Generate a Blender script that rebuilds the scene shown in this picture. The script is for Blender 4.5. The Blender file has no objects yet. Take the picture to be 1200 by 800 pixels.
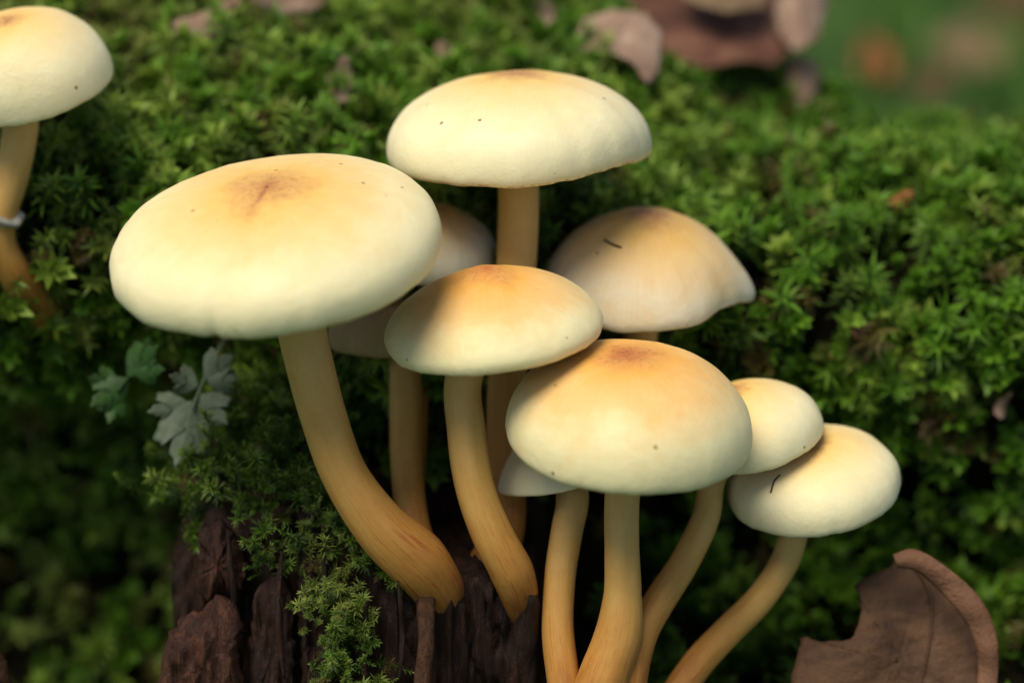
import bpy, math, random
import numpy as np
from mathutils import Vector, Matrix

rng = np.random.default_rng(7)
random.seed(7)
R_ = math.radians
CM = 0.01                      # everything below is written in centimetres
Z0 = 12.0                      # height of the middle of the clump above the zero level

# ------------------------------------------------------------------ camera
scene = bpy.context.scene
PITCH, DIST, LENS = R_(20), 45.0, 85.0
K = 36.0 / LENS / 1200.0       # cm across per photo pixel per cm of distance
FW = np.array([0, math.cos(PITCH), -math.sin(PITCH)])
UP = np.array([0, math.sin(PITCH), math.cos(PITCH)])
RT = np.array([1.0, 0, 0])
CAM = -DIST * FW
cd = bpy.data.cameras.new('camera')
cam = bpy.data.objects.new('camera', cd)
scene.collection.objects.link(cam)
cam.location = Vector(((CAM + (0, 0, Z0)) * CM).tolist())
cam.rotation_euler = (math.pi / 2 - PITCH, 0, 0)
cd.lens, cd.sensor_width = LENS, 36.0
cd.clip_start, cd.clip_end = 0.005, 2000
cd.dof.use_dof = True
cd.dof.focus_distance = 0.442
cd.dof.aperture_fstop = 6.2
scene.camera = cam

# ------------------------------------------------------------------ light
SUN_EL, SUN_AZ = 66.0, 222.0   # degrees; azimuth clockwise from +Y (from behind the camera's left shoulder)
world = bpy.data.worlds.new('World'); scene.world = world; world.use_nodes = True
nt = world.node_tree; nt.nodes.clear()
sky = nt.nodes.new('ShaderNodeTexSky'); sky.sky_type = 'NISHITA'; sky.sun_disc = False
sky.sun_elevation = R_(SUN_EL); sky.sun_rotation = R_(SUN_AZ)
sky.dust_density = 1.5; sky.ozone_density = 0.3
bg = nt.nodes.new('ShaderNodeBackground'); bg.inputs['Strength'].default_value = 0.05
wo = nt.nodes.new('ShaderNodeOutputWorld')
nt.links.new(sky.outputs[0], bg.inputs[0]); nt.links.new(bg.outputs[0], wo.inputs[0])
sd = bpy.data.lights.new('sun', 'SUN'); sd.energy = 1.5; sd.angle = R_(38); sd.color = (1.0, 0.92, 0.76)
sun = bpy.data.objects.new('sun', sd); scene.collection.objects.link(sun)
sv = Vector((math.sin(R_(SUN_AZ)) * math.cos(R_(SUN_EL)), math.cos(R_(SUN_AZ)) * math.cos(R_(SUN_EL)), math.sin(R_(SUN_EL))))
sun.rotation_euler = (-sv).to_track_quat('-Z', 'Y').to_euler()
sun.location = sv * 3
scene.view_settings.view_transform = 'Standard'
scene.view_settings.look = 'None'
scene.view_settings.exposure = 1.1
scene.view_settings.gamma = 1.0
scene.view_settings.use_curve_mapping = False
scene.cycles.use_denoising = True

# ------------------------------------------------------------------ helpers
def pt(px, py, dd):
    """photo pixel + distance behind the clump's middle plane (cm) -> point in cm"""
    d = DIST + dd
    return CAM + d * FW + (px - 600) * K * d * RT + (400 - py) * K * d * UP

def project(P):
    q = np.asarray(P) - CAM
    d = q @ FW
    return 600 + (q @ RT) / (K * d), 400 - (q @ UP) / (K * d), d

def hash3(ix, iy, iz, seed):
    h = (ix * 374761393 + iy * 668265263 + iz * 2147483647 + seed * 1274126177) & 0xFFFFFFFF
    h = ((h ^ (h >> 13)) * 1274126177) & 0xFFFFFFFF
    h = ((h ^ (h >> 16)) * 2246822519) & 0xFFFFFFFF
    return ((h ^ (h >> 15)) & 0xFFFFFF) / float(0xFFFFFF)

def vnoise(P, seed=0):
    P = np.asarray(P, float)
    i = np.floor(P).astype(np.int64); f = P - i
    f = f * f * (3 - 2 * f)
    out = 0
    for dx in (0, 1):
        for dy in (0, 1):
            for dz in (0, 1):
                w = (f[..., 0] if dx else 1 - f[..., 0]) * (f[..., 1] if dy else 1 - f[..., 1]) * (f[..., 2] if dz else 1 - f[..., 2])
                out = out + w * hash3(i[..., 0] + dx, i[..., 1] + dy, i[..., 2] + dz, seed)
    return out * 2 - 1

def fbm(P, seed=0, octv=4):
    P = np.asarray(P, float); a, s, out = 1.0, 1.0, 0
    for k in range(octv):
        out = out + a * vnoise(P * s + 17.3 * k, seed + k); a *= 0.5; s *= 2.03
    return out

def smooth(a, b, x):
    t = np.clip((x - a) / (b - a), 0, 1); return t * t * (3 - 2 * t)

def mk(name, V, F, mat, parent=None, origin=None, attrs=None, smooth_shade=True):
    """one mesh object; V in cm (scene), origin in cm (its own origin; a child shares its parent's)"""
    V = np.asarray(V, float)
    if parent is not None: origin = parent['_o']
    elif origin is None: origin = V.mean(0)
    origin = np.asarray(origin, float)
    me = bpy.data.meshes.new(name)
    if isinstance(F, np.ndarray):
        n, k = F.shape
        me.vertices.add(len(V)); me.loops.add(n * k); me.polygons.add(n)
        me.vertices.foreach_set('co', ((V - origin) * CM).astype(np.float32).ravel())
        me.loops.foreach_set('vertex_index', F.astype(np.int32).ravel())
        me.polygons.foreach_set('loop_start', np.arange(0, n * k, k, dtype=np.int32))
        me.update(calc_edges=True)
    else:
        me.from_pydata(((V - origin) * CM).tolist(), [], F)
    if smooth_shade:
        me.polygons.foreach_set('use_smooth', np.ones(len(me.polygons), bool))
    for k, a in (attrs or {}).items():
        at = me.attributes.new(k, 'FLOAT', 'POINT')
        at.data.foreach_set('value', np.asarray(a, np.float32).ravel())
    me.materials.append(mat)
    o = bpy.data.objects.new(name, me); scene.collection.objects.link(o)
    if parent is not None:
        o.parent = parent
        o['_o'] = parent['_o']
    else:
        o.location = Vector(((origin + (0, 0, Z0)) * CM).tolist()); o['_o'] = origin.tolist()
    return o

def thing(name, loc, label, cat, group=None):
    o = bpy.data.objects.new(name, None); scene.collection.objects.link(o)
    o.empty_display_size = 0.005
    o.location = Vector(((np.asarray(loc) + (0, 0, Z0)) * CM).tolist()); o['_o'] = [float(v) for v in loc]
    tag(o, label, cat, group); return o

def tag(o, label=None, cat=None, group=None, kind=None):
    for k, v in (('label', label), ('category', cat), ('group', group), ('kind', kind)):
        if v: o[k] = v
    return o

def grid_faces(nu, nv, wrap_u=False):
    """nu rows x nv columns; wrap over columns when wrap_u"""
    i = np.arange(nu - 1)[:, None]; j = np.arange(nv if wrap_u else nv - 1)[None, :]
    j2 = (j + 1) % nv
    a = i * nv + j; b = i * nv + j2; c = (i + 1) * nv + j2; d = (i + 1) * nv + j
    return np.stack([a, b, c, d], -1).reshape(-1, 4)

def catmull(P, n):
    P = np.asarray(P, float); Q = np.vstack([2 * P[0] - P[1], P, 2 * P[-1] - P[-2]])
    m = len(P) - 1; t = np.linspace(0, m, n); i = np.minimum(t.astype(int), m - 1); f = (t - i)[:, None]
    a, b, c, d = Q[i], Q[i + 1], Q[i + 2], Q[i + 3]
    return 0.5 * (2 * b + (c - a) * f + (2 * a - 5 * b + 4 * c - d) * f ** 2 + (3 * b - a - 3 * c + d) * f ** 3)

def tube(path, rad, nseg=24, wob=0.0, seed=0, cap_ends=True):
    path = np.asarray(path); n = len(path)
    T = np.gradient(path, axis=0); T /= np.linalg.norm(T, axis=1)[:, None]
    a = np.array([0.3, 1.0, 0.1]); rows = []
    th = np.linspace(0, 2 * math.pi, nseg, endpoint=False)
    for i in range(n):
        a = a - T[i] * (a @ T[i]); a /= np.linalg.norm(a); b = np.cross(T[i], a)
        rr = rad[i] * (1 + wob * vnoise(np.stack([np.cos(th) * 1.3, np.sin(th) * 1.3, np.full_like(th, i * 6.0 / n)], -1), seed)
                       + wob * 0.35 * vnoise(np.stack([np.cos(th) * 5, np.sin(th) * 5, np.full_like(th, i * 4.0 / n)], -1), seed + 5))
        rows.append(path[i] + rr[:, None] * (np.cos(th)[:, None] * a + np.sin(th)[:, None] * b))
    V = np.concatenate(rows); F = grid_faces(n, nseg, True).tolist()
    if cap_ends:
        F.append(list(range(nseg))[::-1]); F.append([(n - 1) * nseg + k for k in range(nseg)])
    return V, F, np.repeat(np.linspace(0, 1, n), nseg), np.tile(th, n)

# ------------------------------------------------------------------ materials
class NT:
    def __init__(s, name):
        s.m = bpy.data.materials.new(name); s.m.use_nodes = True
        s.t = s.m.node_tree; s.t.nodes.clear()
        s.out = s.n('ShaderNodeOutputMaterial')
    def n(s, typ, **kw):
        x = s.t.nodes.new(typ)
        for k, v in kw.items():
            if k.startswith('i_'):
                key = k[2:]; key = int(key) if key.isdigit() else key.replace('_', ' ')
                x.inputs[key].default_value = v
            else: setattr(x, k, v)
        return x
    def l(s, a, b): s.t.links.new(a, b)
    def attr(s, name): return s.n('ShaderNodeAttribute', attribute_name=name).outputs['Fac']
    def math(s, op, a, b=None, c=None):
        x = s.n('ShaderNodeMath', operation=op)
        for i, v in enumerate((a, b, c)):
            if v is None: continue
            if isinstance(v, (int, float)): x.inputs[i].default_value = v
            else: s.l(v, x.inputs[i])
        return x.outputs[0]
    def ramp(s, fac, stops, interp='LINEAR'):
        r = s.n('ShaderNodeValToRGB'); cr = r.color_ramp; cr.interpolation = interp
        while len(cr.elements) < len(stops): cr.elements.new(0.5)
        for e, (p, c) in zip(cr.elements, stops):
            e.position = p; e.color = tuple(c) + ((1,) if len(c) == 3 else ())
        s.l(fac, r.inputs[0]); return r.outputs[0]
    def mix(s, fac, a, b, blend='MIX'):
        x = s.n('ShaderNodeMix', data_type='RGBA', blend_type=blend)
        for sock, v in ((x.inputs[0], fac), (x.inputs[6], a), (x.inputs[7], b)):
            if isinstance(v, (int, float)): sock.default_value = v
            elif isinstance(v, tuple): sock.default_value = v + (1,)
            else: s.l(v, sock)
        return x.outputs[2]
    def coord(s, scale=(1, 1, 1)):
        tc = s.n('ShaderNodeTexCoord'); mp = s.n('ShaderNodeMapping'); mp.inputs['Scale'].default_value = scale
        s.l(tc.outputs['Object'], mp.inputs[0]); return mp.outputs[0]
    def noise(s, vec, scale, detail=4, rough=0.55, dist=0):
        x = s.n('ShaderNodeTexNoise'); x.inputs['Scale'].default_value = scale; x.inputs['Detail'].default_value = detail
        x.inputs['Roughness'].default_value = rough; x.inputs['Distortion'].default_value = dist
        s.l(vec, x.inputs['Vector']); return x.outputs['Fac']
    def bsdf(s, col, rough=0.6, spec=0.3, **kw):
        b = s.n('ShaderNodeBsdfPrincipled')
        for sock, v in (('Base Color', col), ('Roughness', rough), ('Specular IOR Level', spec)):
            if isinstance(v, (int, float)): b.inputs[sock].default_value = v
            elif isinstance(v, tuple): b.inputs[sock].default_value = v + (1,)
            else: s.l(v, b.inputs[sock])
        for k, v in kw.items(): b.inputs[k.replace('_', ' ')].default_value = v
        s.b = b; return b
    def bump(s, h, dist, strength=1.0):
        x = s.n('ShaderNodeBump'); x.inputs['Distance'].default_value = dist; x.inputs['Strength'].default_value = strength
        s.l(h, x.inputs['Height']); s.l(x.outputs[0], s.b.inputs['Normal'])
    def done(s, sh=None):
        s.l((sh or s.b).outputs[0], s.out.inputs['Surface']); return s.m

def cap_material(name, cream, mid, apex, off, sp=1.0):
    m = NT(name); c = m.coord()
    geo = m.n('ShaderNodeTexCoord').outputs['Object']
    va = m.n('ShaderNodeVectorMath', operation='ADD'); m.l(geo, va.inputs[0]); va.inputs[1].default_value = (off, off * 1.7, off * .3)
    c = va.outputs[0]
    rad = m.attr('rad')
    n1 = m.noise(c, 90, 4, 0.6, 0.4); n2 = m.noise(c, 420, 4, 0.65); n3 = m.noise(c, 1600, 3, 0.6)
    r = m.math('ADD', rad, m.math('MULTIPLY', m.math('SUBTRACT', n1, 0.5), 0.42))
    r = m.math('ADD', r, m.math('MULTIPLY', m.math('SUBTRACT', n2, 0.5), 0.16))
    mid2 = tuple(0.62 * a + 0.38 * b for a, b in zip(mid, cream))
    col = m.ramp(r, [(0.0, apex), (0.10 * sp, tuple(.5 * a + .5 * b for a, b in zip(apex, mid))), (0.26 * sp, mid), (0.54 * sp, mid2), (0.94, cream), (1.0, cream)])
    # bruised, finely cracked middle
    scal = m.math('MULTIPLY', m.ramp(m.noise(c, 620, 4, 0.75, 1.6), [(0.50, (0, 0, 0)), (0.60, (1, 1, 1))]), m.math('SUBTRACT', 1.0, m.math('MULTIPLY', r, 3.2)))
    scal = m.math('MULTIPLY', m.math('MAXIMUM', scal, 0.0), 0.85)
    col = m.mix(scal, col, (0.33, 0.10, 0.03))
    # fine radial fibrils
    ang = m.attr('ang')
    cb = m.n('ShaderNodeCombineXYZ'); m.l(m.math('MULTIPLY', ang, 34.0), cb.inputs[0]); m.l(m.math('MULTIPLY', rad, 2.2), cb.inputs[1]); cb.inputs[2].default_value = off * 31
    fib = m.noise(cb.outputs[0], 1.5, 3, 0.6)
    col = m.mix(m.math('MULTIPLY', m.math('SUBTRACT', fib, 0.45), 0.5), col, (0.95, 0.86, 0.62))
    # specks
    vo = m.n('ShaderNodeTexVoronoi'); vo.inputs['Scale'].default_value = 190; m.l(c, vo.inputs['Vector'])
    sp = m.math('MULTIPLY', m.math('LESS_THAN', vo.outputs['Distance'], 0.075), m.math('GREATER_THAN', m.noise(c, 150, 2), 0.56))
    col = m.mix(m.math('MULTIPLY', sp, 0.75), col, (0.20, 0.10, 0.03))
    # tan veil remains along the very edge
    ed = m.math('MULTIPLY', m.math('GREATER_THAN', rad, 1.02), m.math('GREATER_THAN', n2, 0.5))
    col = m.mix(m.math('MULTIPLY', ed, 0.5), col, (0.50, 0.30, 0.12))
    col = m.mix(m.math('MULTIPLY', m.math('SUBTRACT', m.noise(c, 260, 5, 0.7, 0.5), 0.42), 0.45), col, m.mix(0.5, col, (0.78, 0.55, 0.24)))
    m.bsdf(col, m.math('ADD', 0.40, m.math('MULTIPLY', n2, 0.28)), 0.28, Subsurface_Weight=0.22, Subsurface_Scale=0.0016)
    m.b.inputs['Subsurface Radius'].default_value = (1.0, 0.7, 0.35)
    h = m.math('ADD', m.math('MULTIPLY', n2, 0.6), m.math('ADD', m.math('MULTIPLY', n3, 0.35), m.math('MULTIPLY', fib, 0.3)))
    h = m.math('ADD', h, m.math('MULTIPLY', n1, 2.2))
    m.bump(h, 0.0004, 0.42)
    return m.done()

def stem_material():
    m = NT('stem_flesh'); t = m.attr('along'); a = m.attr('ang'); k = m.attr('rnd')
    cb = m.n('ShaderNodeCombineXYZ'); m.l(m.math('MULTIPLY', m.math('SINE', a), 5), cb.inputs[0]); m.l(m.math('MULTIPLY', m.math('COSINE', a), 5), cb.inputs[1])
    m.l(m.math('ADD', m.math('MULTIPLY', t, 2.2), m.math('MULTIPLY', k, 37)), cb.inputs[2])
    f1 = m.noise(cb.outputs[0], 1.6, 5, 0.65, 0.3)
    cb2 = m.n('ShaderNodeCombineXYZ'); m.l(m.math('SINE', a), cb2.inputs[0]); m.l(m.math('COSINE', a), cb2.inputs[1]); m.l(m.math('ADD', m.math('MULTIPLY', t, 5), m.math('MULTIPLY', k, 37)), cb2.inputs[2])
    f2 = m.noise(cb2.outputs[0], 1.3, 4, 0.6)
    tt = m.math('ADD', t, m.math('MULTIPLY', m.math('SUBTRACT', f2, 0.5), 0.5))
    col = m.ramp(tt, [(0.0, (0.72, 0.49, 0.18)), (0.40, (0.64, 0.36, 0.092)), (0.70, (0.52, 0.235, 0.046)), (0.92, (0.30, 0.105, 0.02)), (1.0, (0.14, 0.05, 0.015))])
    col = m.mix(m.math('MULTIPLY', m.math('SUBTRACT', f1, 0.42), 0.28), col, (0.78, 0.58, 0.27))
    red = m.math('MULTIPLY', m.math('GREATER_THAN', m.noise(cb.outputs[0], 2.3, 4, 0.7, 1.0), 0.60), m.math('SUBTRACT', t, 0.38))
    col = m.mix(m.math('MULTIPLY', m.math('MAXIMUM', red, 0.0), 2.0), col, (0.36, 0.07, 0.015))
    mo = m.noise(m.coord(), 330, 5, 0.7)
    col = m.mix(m.math('MULTIPLY', m.math('SUBTRACT', mo, 0.45), 0.9), col, m.mix(0.55, col, (0.30, 0.12, 0.03)))
    m.bsdf(col, 0.55, 0.25, Subsurface_Weight=0.15, Subsurface_Scale=0.0012)
    m.b.inputs['Subsurface Radius'].default_value = (1.0, 0.6, 0.3)
    gr = m.noise(m.coord(), 900, 4, 0.7); m.bump(m.math('ADD', f1, m.math('MULTIPLY', gr, 0.8)), 0.0003, 0.35)
    return m.done()

def gill_material():
    m = NT('gill_flesh'); c = m.coord()
    col = m.ramp(m.noise(c, 200), [(0.3, (0.30, 0.26, 0.10)), (0.7, (0.42, 0.34, 0.15))])
    m.bsdf(col, 0.7, 0.2); return m.done()

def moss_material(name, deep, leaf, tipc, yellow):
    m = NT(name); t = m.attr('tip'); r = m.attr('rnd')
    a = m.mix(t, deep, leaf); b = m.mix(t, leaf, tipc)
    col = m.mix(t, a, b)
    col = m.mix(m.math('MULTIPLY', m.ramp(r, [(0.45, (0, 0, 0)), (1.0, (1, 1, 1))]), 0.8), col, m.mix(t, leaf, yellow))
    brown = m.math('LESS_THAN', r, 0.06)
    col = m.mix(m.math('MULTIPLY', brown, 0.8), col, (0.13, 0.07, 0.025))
    b1 = m.bsdf(col, 0.5, 0.35)
    tr = m.n('ShaderNodeBsdfTranslucent'); m.l(col, tr.inputs[0])
    mx = m.n('ShaderNodeMixShader'); mx.inputs[0].default_value = 0.30
    m.l(b1.outputs[0], mx.inputs[1]); m.l(tr.outputs[0], mx.inputs[2])
    return m.done(mx)

def humus_material():
    m = NT('humus'); c = m.coord()
    n = m.noise(c, 60, 6, 0.65); n2 = m.noise(c, 400, 5, 0.7)
    col = m.ramp(n, [(0.3, (0.006, 0.005, 0.003)), (0.55, (0.012, 0.011, 0.005)), (0.75, (0.022, 0.014, 0.008))])
    m.bsdf(col, 0.95, 0.03); m.bump(n2, 0.003, 1.0); return m.done()

def wood_material(name, dark, lite):
    m = NT(name); c = m.coord((1, 1, 0.09)); c2 = m.coord()
    n = m.noise(c, 420, 6, 0.7, 0.5); n2 = m.noise(c, 800, 4, 0.6); n3 = m.noise(c2, 70, 3)
    col = m.ramp(m.math('ADD', m.math('MULTIPLY', n, 0.7), m.math('MULTIPLY', n3, 0.3)), [(0.3, tuple(.35 * v for v in dark)), (0.48, dark), (0.70, lite)])
    m.bsdf(col, 0.6, 0.3); m.bump(m.math('ADD', n, m.math('MULTIPLY', n2, 0.5)), 0.0018, 0.9); return m.done()

def dead_leaf_material(name, base, dark, lite):
    m = NT(name); c = m.coord()
    n = m.noise(c, 85, 5, 0.65, 0.5); n2 = m.noise(c, 700, 4, 0.7)
    col = m.ramp(n, [(0.28, dark), (0.5, base), (0.72, lite)])
    ve = m.attr('vein')
    col = m.mix(m.math('MULTIPLY', ve, 0.55), col, tuple(0.5 * v for v in base))
    b1 = m.bsdf(col, 0.6, 0.25); m.bump(m.math('ADD', n2, m.math('MULTIPLY', n, 1.2)), 0.0007, 0.8)
    tr = m.n('ShaderNodeBsdfTranslucent'); m.l(col, tr.inputs[0])
    mx = m.n('ShaderNodeMixShader'); mx.inputs[0].default_value = 0.15
    m.l(b1.outputs[0], mx.inputs[1]); m.l(tr.outputs[0], mx.inputs[2])
    return m.done(mx)

def herb_material(name, base, lite):
    m = NT(name); c = m.coord(); n = m.noise(c, 300, 4, 0.6)
    col = m.ramp(n, [(0.3, base), (0.7, lite)])
    col = m.mix(m.math('MULTIPLY', m.attr('vein'), 0.35), col, tuple(min(1, 1.7 * v) for v in lite))
    b1 = m.bsdf(col, 0.5, 0.3); m.bump(n, 0.0004, 0.6)
    tr = m.n('ShaderNodeBsdfTranslucent'); m.l(col, tr.inputs[0])
    mx = m.n('ShaderNodeMixShader'); mx.inputs[0].default_value = 0.2
    m.l(b1.outputs[0], mx.inputs[1]); m.l(tr.outputs[0], mx.inputs[2])
    return m.done(mx)

def floor_material():
    m = NT('forest_floor_cover'); c = m.coord()
    n = m.noise(c, 5.5, 5, 0.6, 0.4); n2 = m.noise(c, 60, 5, 0.65)
    col = m.ramp(n, [(0.30, (0.030, 0.070, 0.010)), (0.55, (0.055, 0.125, 0.018)), (0.68, (0.08, 0.13, 0.03)), (0.80, (0.14, 0.085, 0.04))])
    col = m.mix(m.math('MULTIPLY', n2, 0.5), col, (0.02, 0.035, 0.008))
    m.bsdf(col, 0.8, 0.2); m.bump(n2, 0.01, 0.8); return m.done()

M_stem, M_gill, M_humus, M_floor = stem_material(), gill_material(), humus_material(), floor_material()
M_moss_leafy = moss_material('leafy_moss', (0.010, 0.026, 0.003), (0.055, 0.150, 0.008), (0.20, 0.40, 0.026), (0.46, 0.56, 0.09))
M_moss_feather = moss_material('feather_moss', (0.009, 0.022, 0.003), (0.055, 0.120, 0.009), (0.20, 0.32, 0.03), (0.48, 0.50, 0.11))
M_wood = wood_material('rotten_wood', (0.020, 0.008, 0.004), (0.062, 0.025, 0.012))
M_bark = wood_material('flaking_bark', (0.042, 0.015, 0.008), (0.15, 0.058, 0.028))
M_splint = wood_material('pale_splinter', (0.06, 0.025, 0.010), (0.15, 0.064, 0.024))

# ------------------------------------------------------------------ the ground and the log
def make_floor():
    xs = np.concatenate([-np.geomspace(20000, 60, 18), np.linspace(-50, 50, 26), np.geomspace(60, 20000, 18)])
    ys = np.concatenate([-np.geomspace(20000, 140, 14), np.linspace(-120, 260, 64), np.geomspace(280, 20000, 20)])
    X, Y = np.meshgrid(xs, ys)
    Z = -11.4 + 0.9 * fbm(np.stack([X / 14, Y / 14, X * 0], -1), 3, 3) * (np.hypot(X, Y) < 600)
    V = np.stack([X, Y, Z], -1).reshape(-1, 3)
    o = mk('forest_floor', V, grid_faces(len(ys), len(xs)), M_floor, origin=(0, 0, -11.4))
    tag(o, 'blurred green forest floor beyond the mossy log', 'ground', kind='structure')
make_floor()

PROF = {   # x : (y, z) from the foot of the front face over the crest to the floor behind
    -8.0: [(-9, -12), (0, -12), (6.0, -11.6), (7.8, -9.4), (7.9, -6.5), (7.3, -4.0), (5.9, -2.0), (4.0, -0.7), (3.5, 0.7), (5.3, 2.1), (9, 3.7), (14, 5.0), (18, 4.0), (25, -3), (32, -12.5)],
    -1.0: [(-9, -12), (-5, -9.6), (-2.0, -8.8), (0.8, -7.8), (2.4, -5.8), (2.9, -4), (3.1, -2.6), (3.2, -1.0), (4.1, 0.4), (6, 1.7), (9, 2.7), (13, 3.9), (17, 2.6), (25, -4), (32, -12.5)],
    5.0:  [(-9, -12), (-4, -9.8), (-1.0, -8.6), (3.0, -8.8), (5.4, -7.6), (5.8, -5.8), (5.4, -4.0), (4.6, -2.5), (4.2, -1.4), (4.9, -0.4), (6.8, 0.2), (9.5, 0.4), (12.5, 0.2), (17, -1.2), (32, -12.5)],
    10.0: [(-9, -12), (-4, -9.8), (-1.0, -8.6), (2.6, -8.6), (4.8, -7.6), (5.2, -5.8), (5.0, -4.0), (4.6, -2.6), (4.6, -1.4), (5.3, -0.5), (7.4, -0.2), (10, -0.4), (13, -0.9), (17, -2.2), (32, -12.5)],
}
_px = sorted(PROF)
def profile(n):
    return {k: catmull(np.array(PROF[k], float), n) for k in _px}

def make_log():
    ns, nx = 230, 240
    pr = profile(ns)
    xs = np.linspace(-26, 26, nx)
    A = np.stack([pr[k] for k in _px])                     # 4 x ns x 2
    G = np.zeros((ns, nx, 3))
    for j, x in enumerate(xs):
        if x <= _px[0]: q = A[0]
        elif x >= _px[-1]: q = A[-1]
        else:
            i = max(k for k in range(len(_px) - 1) if x >= _px[k]); t = (x - _px[i]) / (_px[i + 1] - _px[i]); t = t * t * (3 - 2 * t)
            q = A[i] * (1 - t) + A[i + 1] * t
        G[:, j, 0] = x; G[:, j, 1:] = q
    du = np.gradient(G, axis=0); dv = np.gradient(G, axis=1)
    N = np.cross(dv, du); N /= np.linalg.norm(N, axis=2)[..., None]
    big = fbm(G / 3.6, 21, 3); sml = fbm(G / 1.25, 33, 3)
    G = G + N * (0.62 * big + 0.42 * sml)[..., None]
    du = np.gradient(G, axis=0); dv = np.gradient(G, axis=1)
    N = np.cross(dv, du); N /= np.linalg.norm(N, axis=2)[..., None]
    return G, N
LG, LN = make_log()
LNR, LNC = LG.shape[:2]

def surf_at(px, py):
    """the log's surface seen at a photo pixel: nearest grid vertex that faces the camera"""
    u, v, d = project(LG.reshape(-1, 3))
    w = (u - px) ** 2 + (v - py) ** 2
    near = np.where(w < 30 ** 2)[0]
    if len(near) == 0: near = np.argsort(w)[:6]
    k = near[np.argmin(d[near])]
    return LG.reshape(-1, 3)[k], LN.reshape(-1, 3)[k], d[k] - DIST

log = thing('mossy_log', (0, 0, -11), 'dark rotting log overgrown with green moss, carrying the mushroom clump', 'log')
mk('log_surface', LG.reshape(-1, 3), grid_faces(LNR, LNC), M_humus, log)

# front block of bare rotten wood with a ledge for the clump
def wood_block():
    xs = np.linspace(-6.6, 0.72, 150); rows = 60
    V = np.zeros((rows, len(xs), 3))
    for j, x in enumerate(xs):
        lft = smooth(-2.2, -3.4, x)
        ztop = -4.22 + 0.85 * lft + 0.25 * vnoise(np.array([x * 1.6, 3.1, 0]), 5) - 1.2 * smooth(-5.6, -6.6, x) - 0.5 * smooth(0.35, 0.72, x)
        yf = -2.25 + 1.55 * lft + 0.35 * vnoise(np.array([x * 0.9, 0.7, 0]), 9) + 1.0 * smooth(-5.4, -6.6, x) + 0.9 * smooth(0.2, 0.72, x) ** 2
        yb = 2.6 + 3.2 * lft
        for i in range(rows):
            t = i / (rows - 1)
            if t < 0.68:                       # front face, bottom to top
                q = t / 0.68; z = -10.5 + (ztop + 10.5) * q; y = yf - 0.5 * (1 - q) + 0.10 * max(0, q - 0.85) / 0.15
            else:
                q = (t - 0.68) / 0.32; y = yf + 0.12 + (yb - yf) * q; z = ztop + 0.05 + 0.10 * q
            V[i, j] = (x, y, z)
    P = V.reshape(-1, 3)
    fib = 1.3 * fbm(P * np.array([5.2, 1.5, 0.5]), 41, 5); fine = fbm(P * np.array([13, 3, 1.0]), 47, 2)
    crk = np.abs(vnoise(P * np.array([2.1, 0.6, 0.55]) + 0.6 * fbm(P * 0.9, 57, 3)[:, None], 51)); crk = np.clip(0.16 - crk, 0, 1) * 3.2
    P = P + np.stack([0.03 * fine, -(0.16 * fib + 0.05 * fine - crk * 0.5), 0.10 * vnoise(P * np.array([6, 3, .1]), 52)], -1)
    mk('wood_face', P, grid_faces(rows, len(xs)), M_wood, log)
wood_block()

def slab(name, outline_px, dd, thick, mat, parent, seed, tilt=0.0):
    """a flake of bark or wood: an outline with its own distance, thickness and rough grain"""
    pl = np.array(outline_px, float); n = 64
    seg = np.vstack([pl, pl[:1]]); L = np.r_[0, np.cumsum(np.linalg.norm(np.diff(seg, axis=0), axis=1))]
    s = np.linspace(0, L[-1], n, endpoint=False)
    ring = np.stack([np.interp(s, L, seg[:, 0]), np.interp(s, L, seg[:, 1])], -1)
    ring += rng.normal(0, 1.6, ring.shape)
    c = ring.mean(0); rows = []; nr = 12
    for layer, rr in [(0, k / (nr - 1)) for k in range(nr)] + [(1, 1.0), (1, 0.5), (1, 0.02)]:
        q = c + (ring - c) * max(rr, 0.02)
        P = np.stack([pt(a, b, dd + tilt * (b - c[1]) * 0.01) for a, b in q])
        g = 1.5 * fbm(P * np.array([7.5, 2, 1.3]), seed, 5)
        if layer == 0: P = P - FW * (thick * (1 - 0.75 * rr ** 4) + 0.10 * g)[:, None] if np.ndim(g) else P
        else: P = P + FW * 0.25
        rows.append(P)
    V = np.concatenate(rows)
    return mk(name, V, grid_faces(len(rows), n, True), mat, parent)

slab('bark_plate', [(236, 622), (258, 608), (272, 622), (284, 640), (290, 668), (278, 700), (262, 694), (244, 706), (230, 690), (233, 655)], 0.55, 0.30, M_bark, log, 61)
slab('bark_plate', [(214, 722), (240, 712), (252, 698), (276, 706), (284, 728), (281, 770), (286, 812), (270, 850), (200, 850), (184, 806), (192, 760)], 0.10, 0.40, M_bark, log, 67)
slab('bark_plate', [(300, 690), (322, 668), (340, 690), (346, 760), (340, 850), (296, 850), (292, 760)], 0.35, 0.25, M_wood, log, 71)
slab('bark_plate', [(352, 640), (372, 628), (390, 660), (396, 760), (384, 850), (356, 850), (350, 720)], 0.3, 0.25, M_wood, log, 73)
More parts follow.
